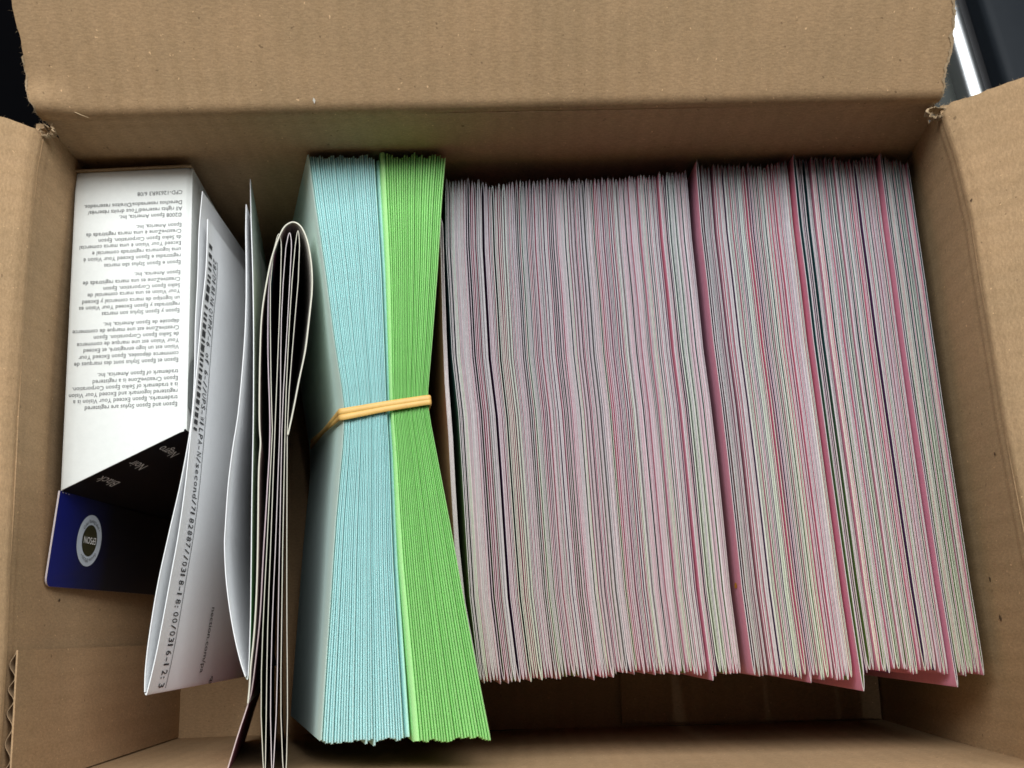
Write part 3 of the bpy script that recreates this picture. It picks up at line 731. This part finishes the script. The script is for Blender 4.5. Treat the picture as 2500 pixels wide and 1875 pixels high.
def env_label(i, n, col):
    return 'thin %s envelope, %s from the left edge of the %s stack' % (col, ORD[i], col) if i <= n // 2 else 'thin %s envelope, %s from the right edge of the %s stack' % (col, ORD[n - 1 - i], col)
def stack(n, fa, fb_, mat, col, l0, l1, labs, gap0=0., gap1=0.):
    js = 0; jf = 0
    ths = [random.uniform(.9, 1.1) for _ in range(n)]
    if mat is M_GREEN: ths[0] = 2.4
    else: ths[-1] = 1.9
    s = sum(ths); c = 0
    for i in range(n):
        a = c / s; c += ths[i]; b = c / s
        js = .55 * js + random.uniform(-.0012, .0006); jf = .55 * jf + random.uniform(-.0005, .0006)
        g = .105 / n
        f1 = lambda y, k=a + g: lerp(fa(y), fb_(y), k); f2 = lambda y, k=b - g: lerp(fa(y), fb_(y), k)
        yb = y_b0 + js - .0022 * (i / n if mat is M_BLUE else .35 + .75 * i / n) + (.0008 if mat is M_GREEN and i < 4 else 0); yf = y_f0 + jf + (.001 if mat is M_BLUE else 0) * 0
        if mat is M_BLUE and i in (16, 19): yf -= .0012
        z = ZE + random.uniform(-.00025, .00025) - (.0028 if mat is M_BLUE and i == n - 1 else 0)
        o = envelope(f1, f2, yf, min(yb, .2119), z, .032, lerp(l0, l1, i / n), M_SAGE if mat is M_BLUE and i == 0 else mat)
        tag(o, labs.get(i, env_label(i, n, col)), 'envelope', '%s envelopes in the banded bundle' % col)
bluegap = lambda y: xM(y) - .0003 - .0009 * smooth((.09 - y) / .08)
stack(31, xL, bluegap, M_BLUE, 'pale blue', .33, .25, {0: 'leftmost envelope of the banded bundle, its pale sage side showing', 30: 'rightmost pale blue envelope, touching the green stack'})
stack(25, xM, xR, M_GREEN, 'bright green', .25, .17, {0: 'leftmost bright green envelope, broad edge beside the pale blue stack', 24: 'rightmost bright green envelope, beside the card row'})
# rubber band: two strands over the top, round both sides
rb = thing('rubber_band', 'tan rubber band in two strands pinching the blue and green envelopes together', 'rubber band')
def band(px_top, dyb, r):
    pts = [U(x, y, ZE + .0011) for x, y in px_top]
    pl_ = pts[0]; pr_ = pts[-1]
    left = [pl_ + Vector((-.0012 - .33 * d, dyb * d, -d)) for d in (.0012, .004, .02, .05, .085)]
    right = [pr_ + Vector((.0009 - .17 * d, 0, -d)) for d in (.0012, .004, .02, .05, .085)]
    path = catmull(left[::-1] + pts + right, 5); mb = MB(); rings = []
    for i, p in enumerate(path):
        d = (path[min(i + 1, len(path) - 1)] - path[max(i - 1, 0)]).normalized(); side = d.cross(Vector((0, 1, 0)))
        side = side.normalized() if side.length > .1 else Vector((1, 0, 0)); up = side; fw = d.cross(side).normalized()
        rings.append([p + fw * r * 1.15 * math.cos(k * math.pi / 5) + up * r * .42 * math.sin(k * math.pi / 5) for k in range(10)])
    mb.grid(rings, closed=True, flip=True); return mb.build('strand', M_RUBBER, rb)
band([(838, 1004), (880, 997), (940, 987), (1000, 978), (1044, 972)], .05, .00095)
band([(839, 1018), (880, 1010), (940, 998), (1000, 988), (1045, 981)], .10, .0009)

# ------------------------------------------------------------------ what the box stands on, and the dark appliance behind
mb = MB(); mb.grid([[Vector((x, y, -.0045)) for x in (-1.2, 1.5)] for y in (-1, 1.4)])
t_ = mb.build('tabletop', plain('black_tabletop', (.0015, .0015, .002), .9, 0, .02)); t_['kind'] = 'structure'
dev = thing('black_appliance', 'dark grey appliance with bright metal rail behind the box at top right', 'appliance')
zb = .03
a0 = U(2318, 10, zb); a1 = U(2385, 232, zb); ax = (a1 - a0).normalized(); sd_ = Vector((-ax.y, ax.x, 0))
if sd_.x < 0: sd_ = -sd_
A0 = a0 - ax * .25; A1 = a1 + ax * .12
def extr(name, prof, mat):
    rows = [[A + sd_ * x + Vector((0, 0, z)) for x, z in prof] for A in (A0, A1)]
    mb = MB(); mb.grid(rows, 0, flip=True); mb.face(rows[0]); mb.face(rows[1][::-1]); return mb.build(name, mat, dev)
M_RAIL = plain('polished_steel', (.50, .51, .51), .36, 1.)
M_SLATE = plain('slate_plastic', (.012, .015, .019), .5, 0, .10)
M_DARKP = plain('black_plastic', (.006, .006, .008), .4)
extr('base_plate', [(-.12, -.03), (-.12, -.008), (-.006, -.007), (-.006, -.03)], plain('grey_gloss', (.030, .034, .030), .5, 0, .2))
rp = [(-.006, -.03)] + [(-.0005 + .0055 * math.cos(math.pi - k * math.pi / 10), -.002 + .0055 * math.sin(k * math.pi / 10)) for k in range(11)] + [(.005, -.03)]
extr('metal_rail', rp, M_RAIL)
extr('groove', [(.005, -.03), (.005, -.010), (.0145, -.010), (.0145, -.03)], M_DARKP)
extr('body', [(.0146, -.03), (.0146, -.002), (.0155, .0005), (.0175, .0018), (.02, .002), (.052, .002), (.054, .001), (.0548, -.001), (.0548, -.03)], M_SLATE)
extr('lid', [(.0555, -.03), (.0555, .000), (.057, .0025), (.06, .003), (.14, .003), (.14, -.03)], M_SLATE)
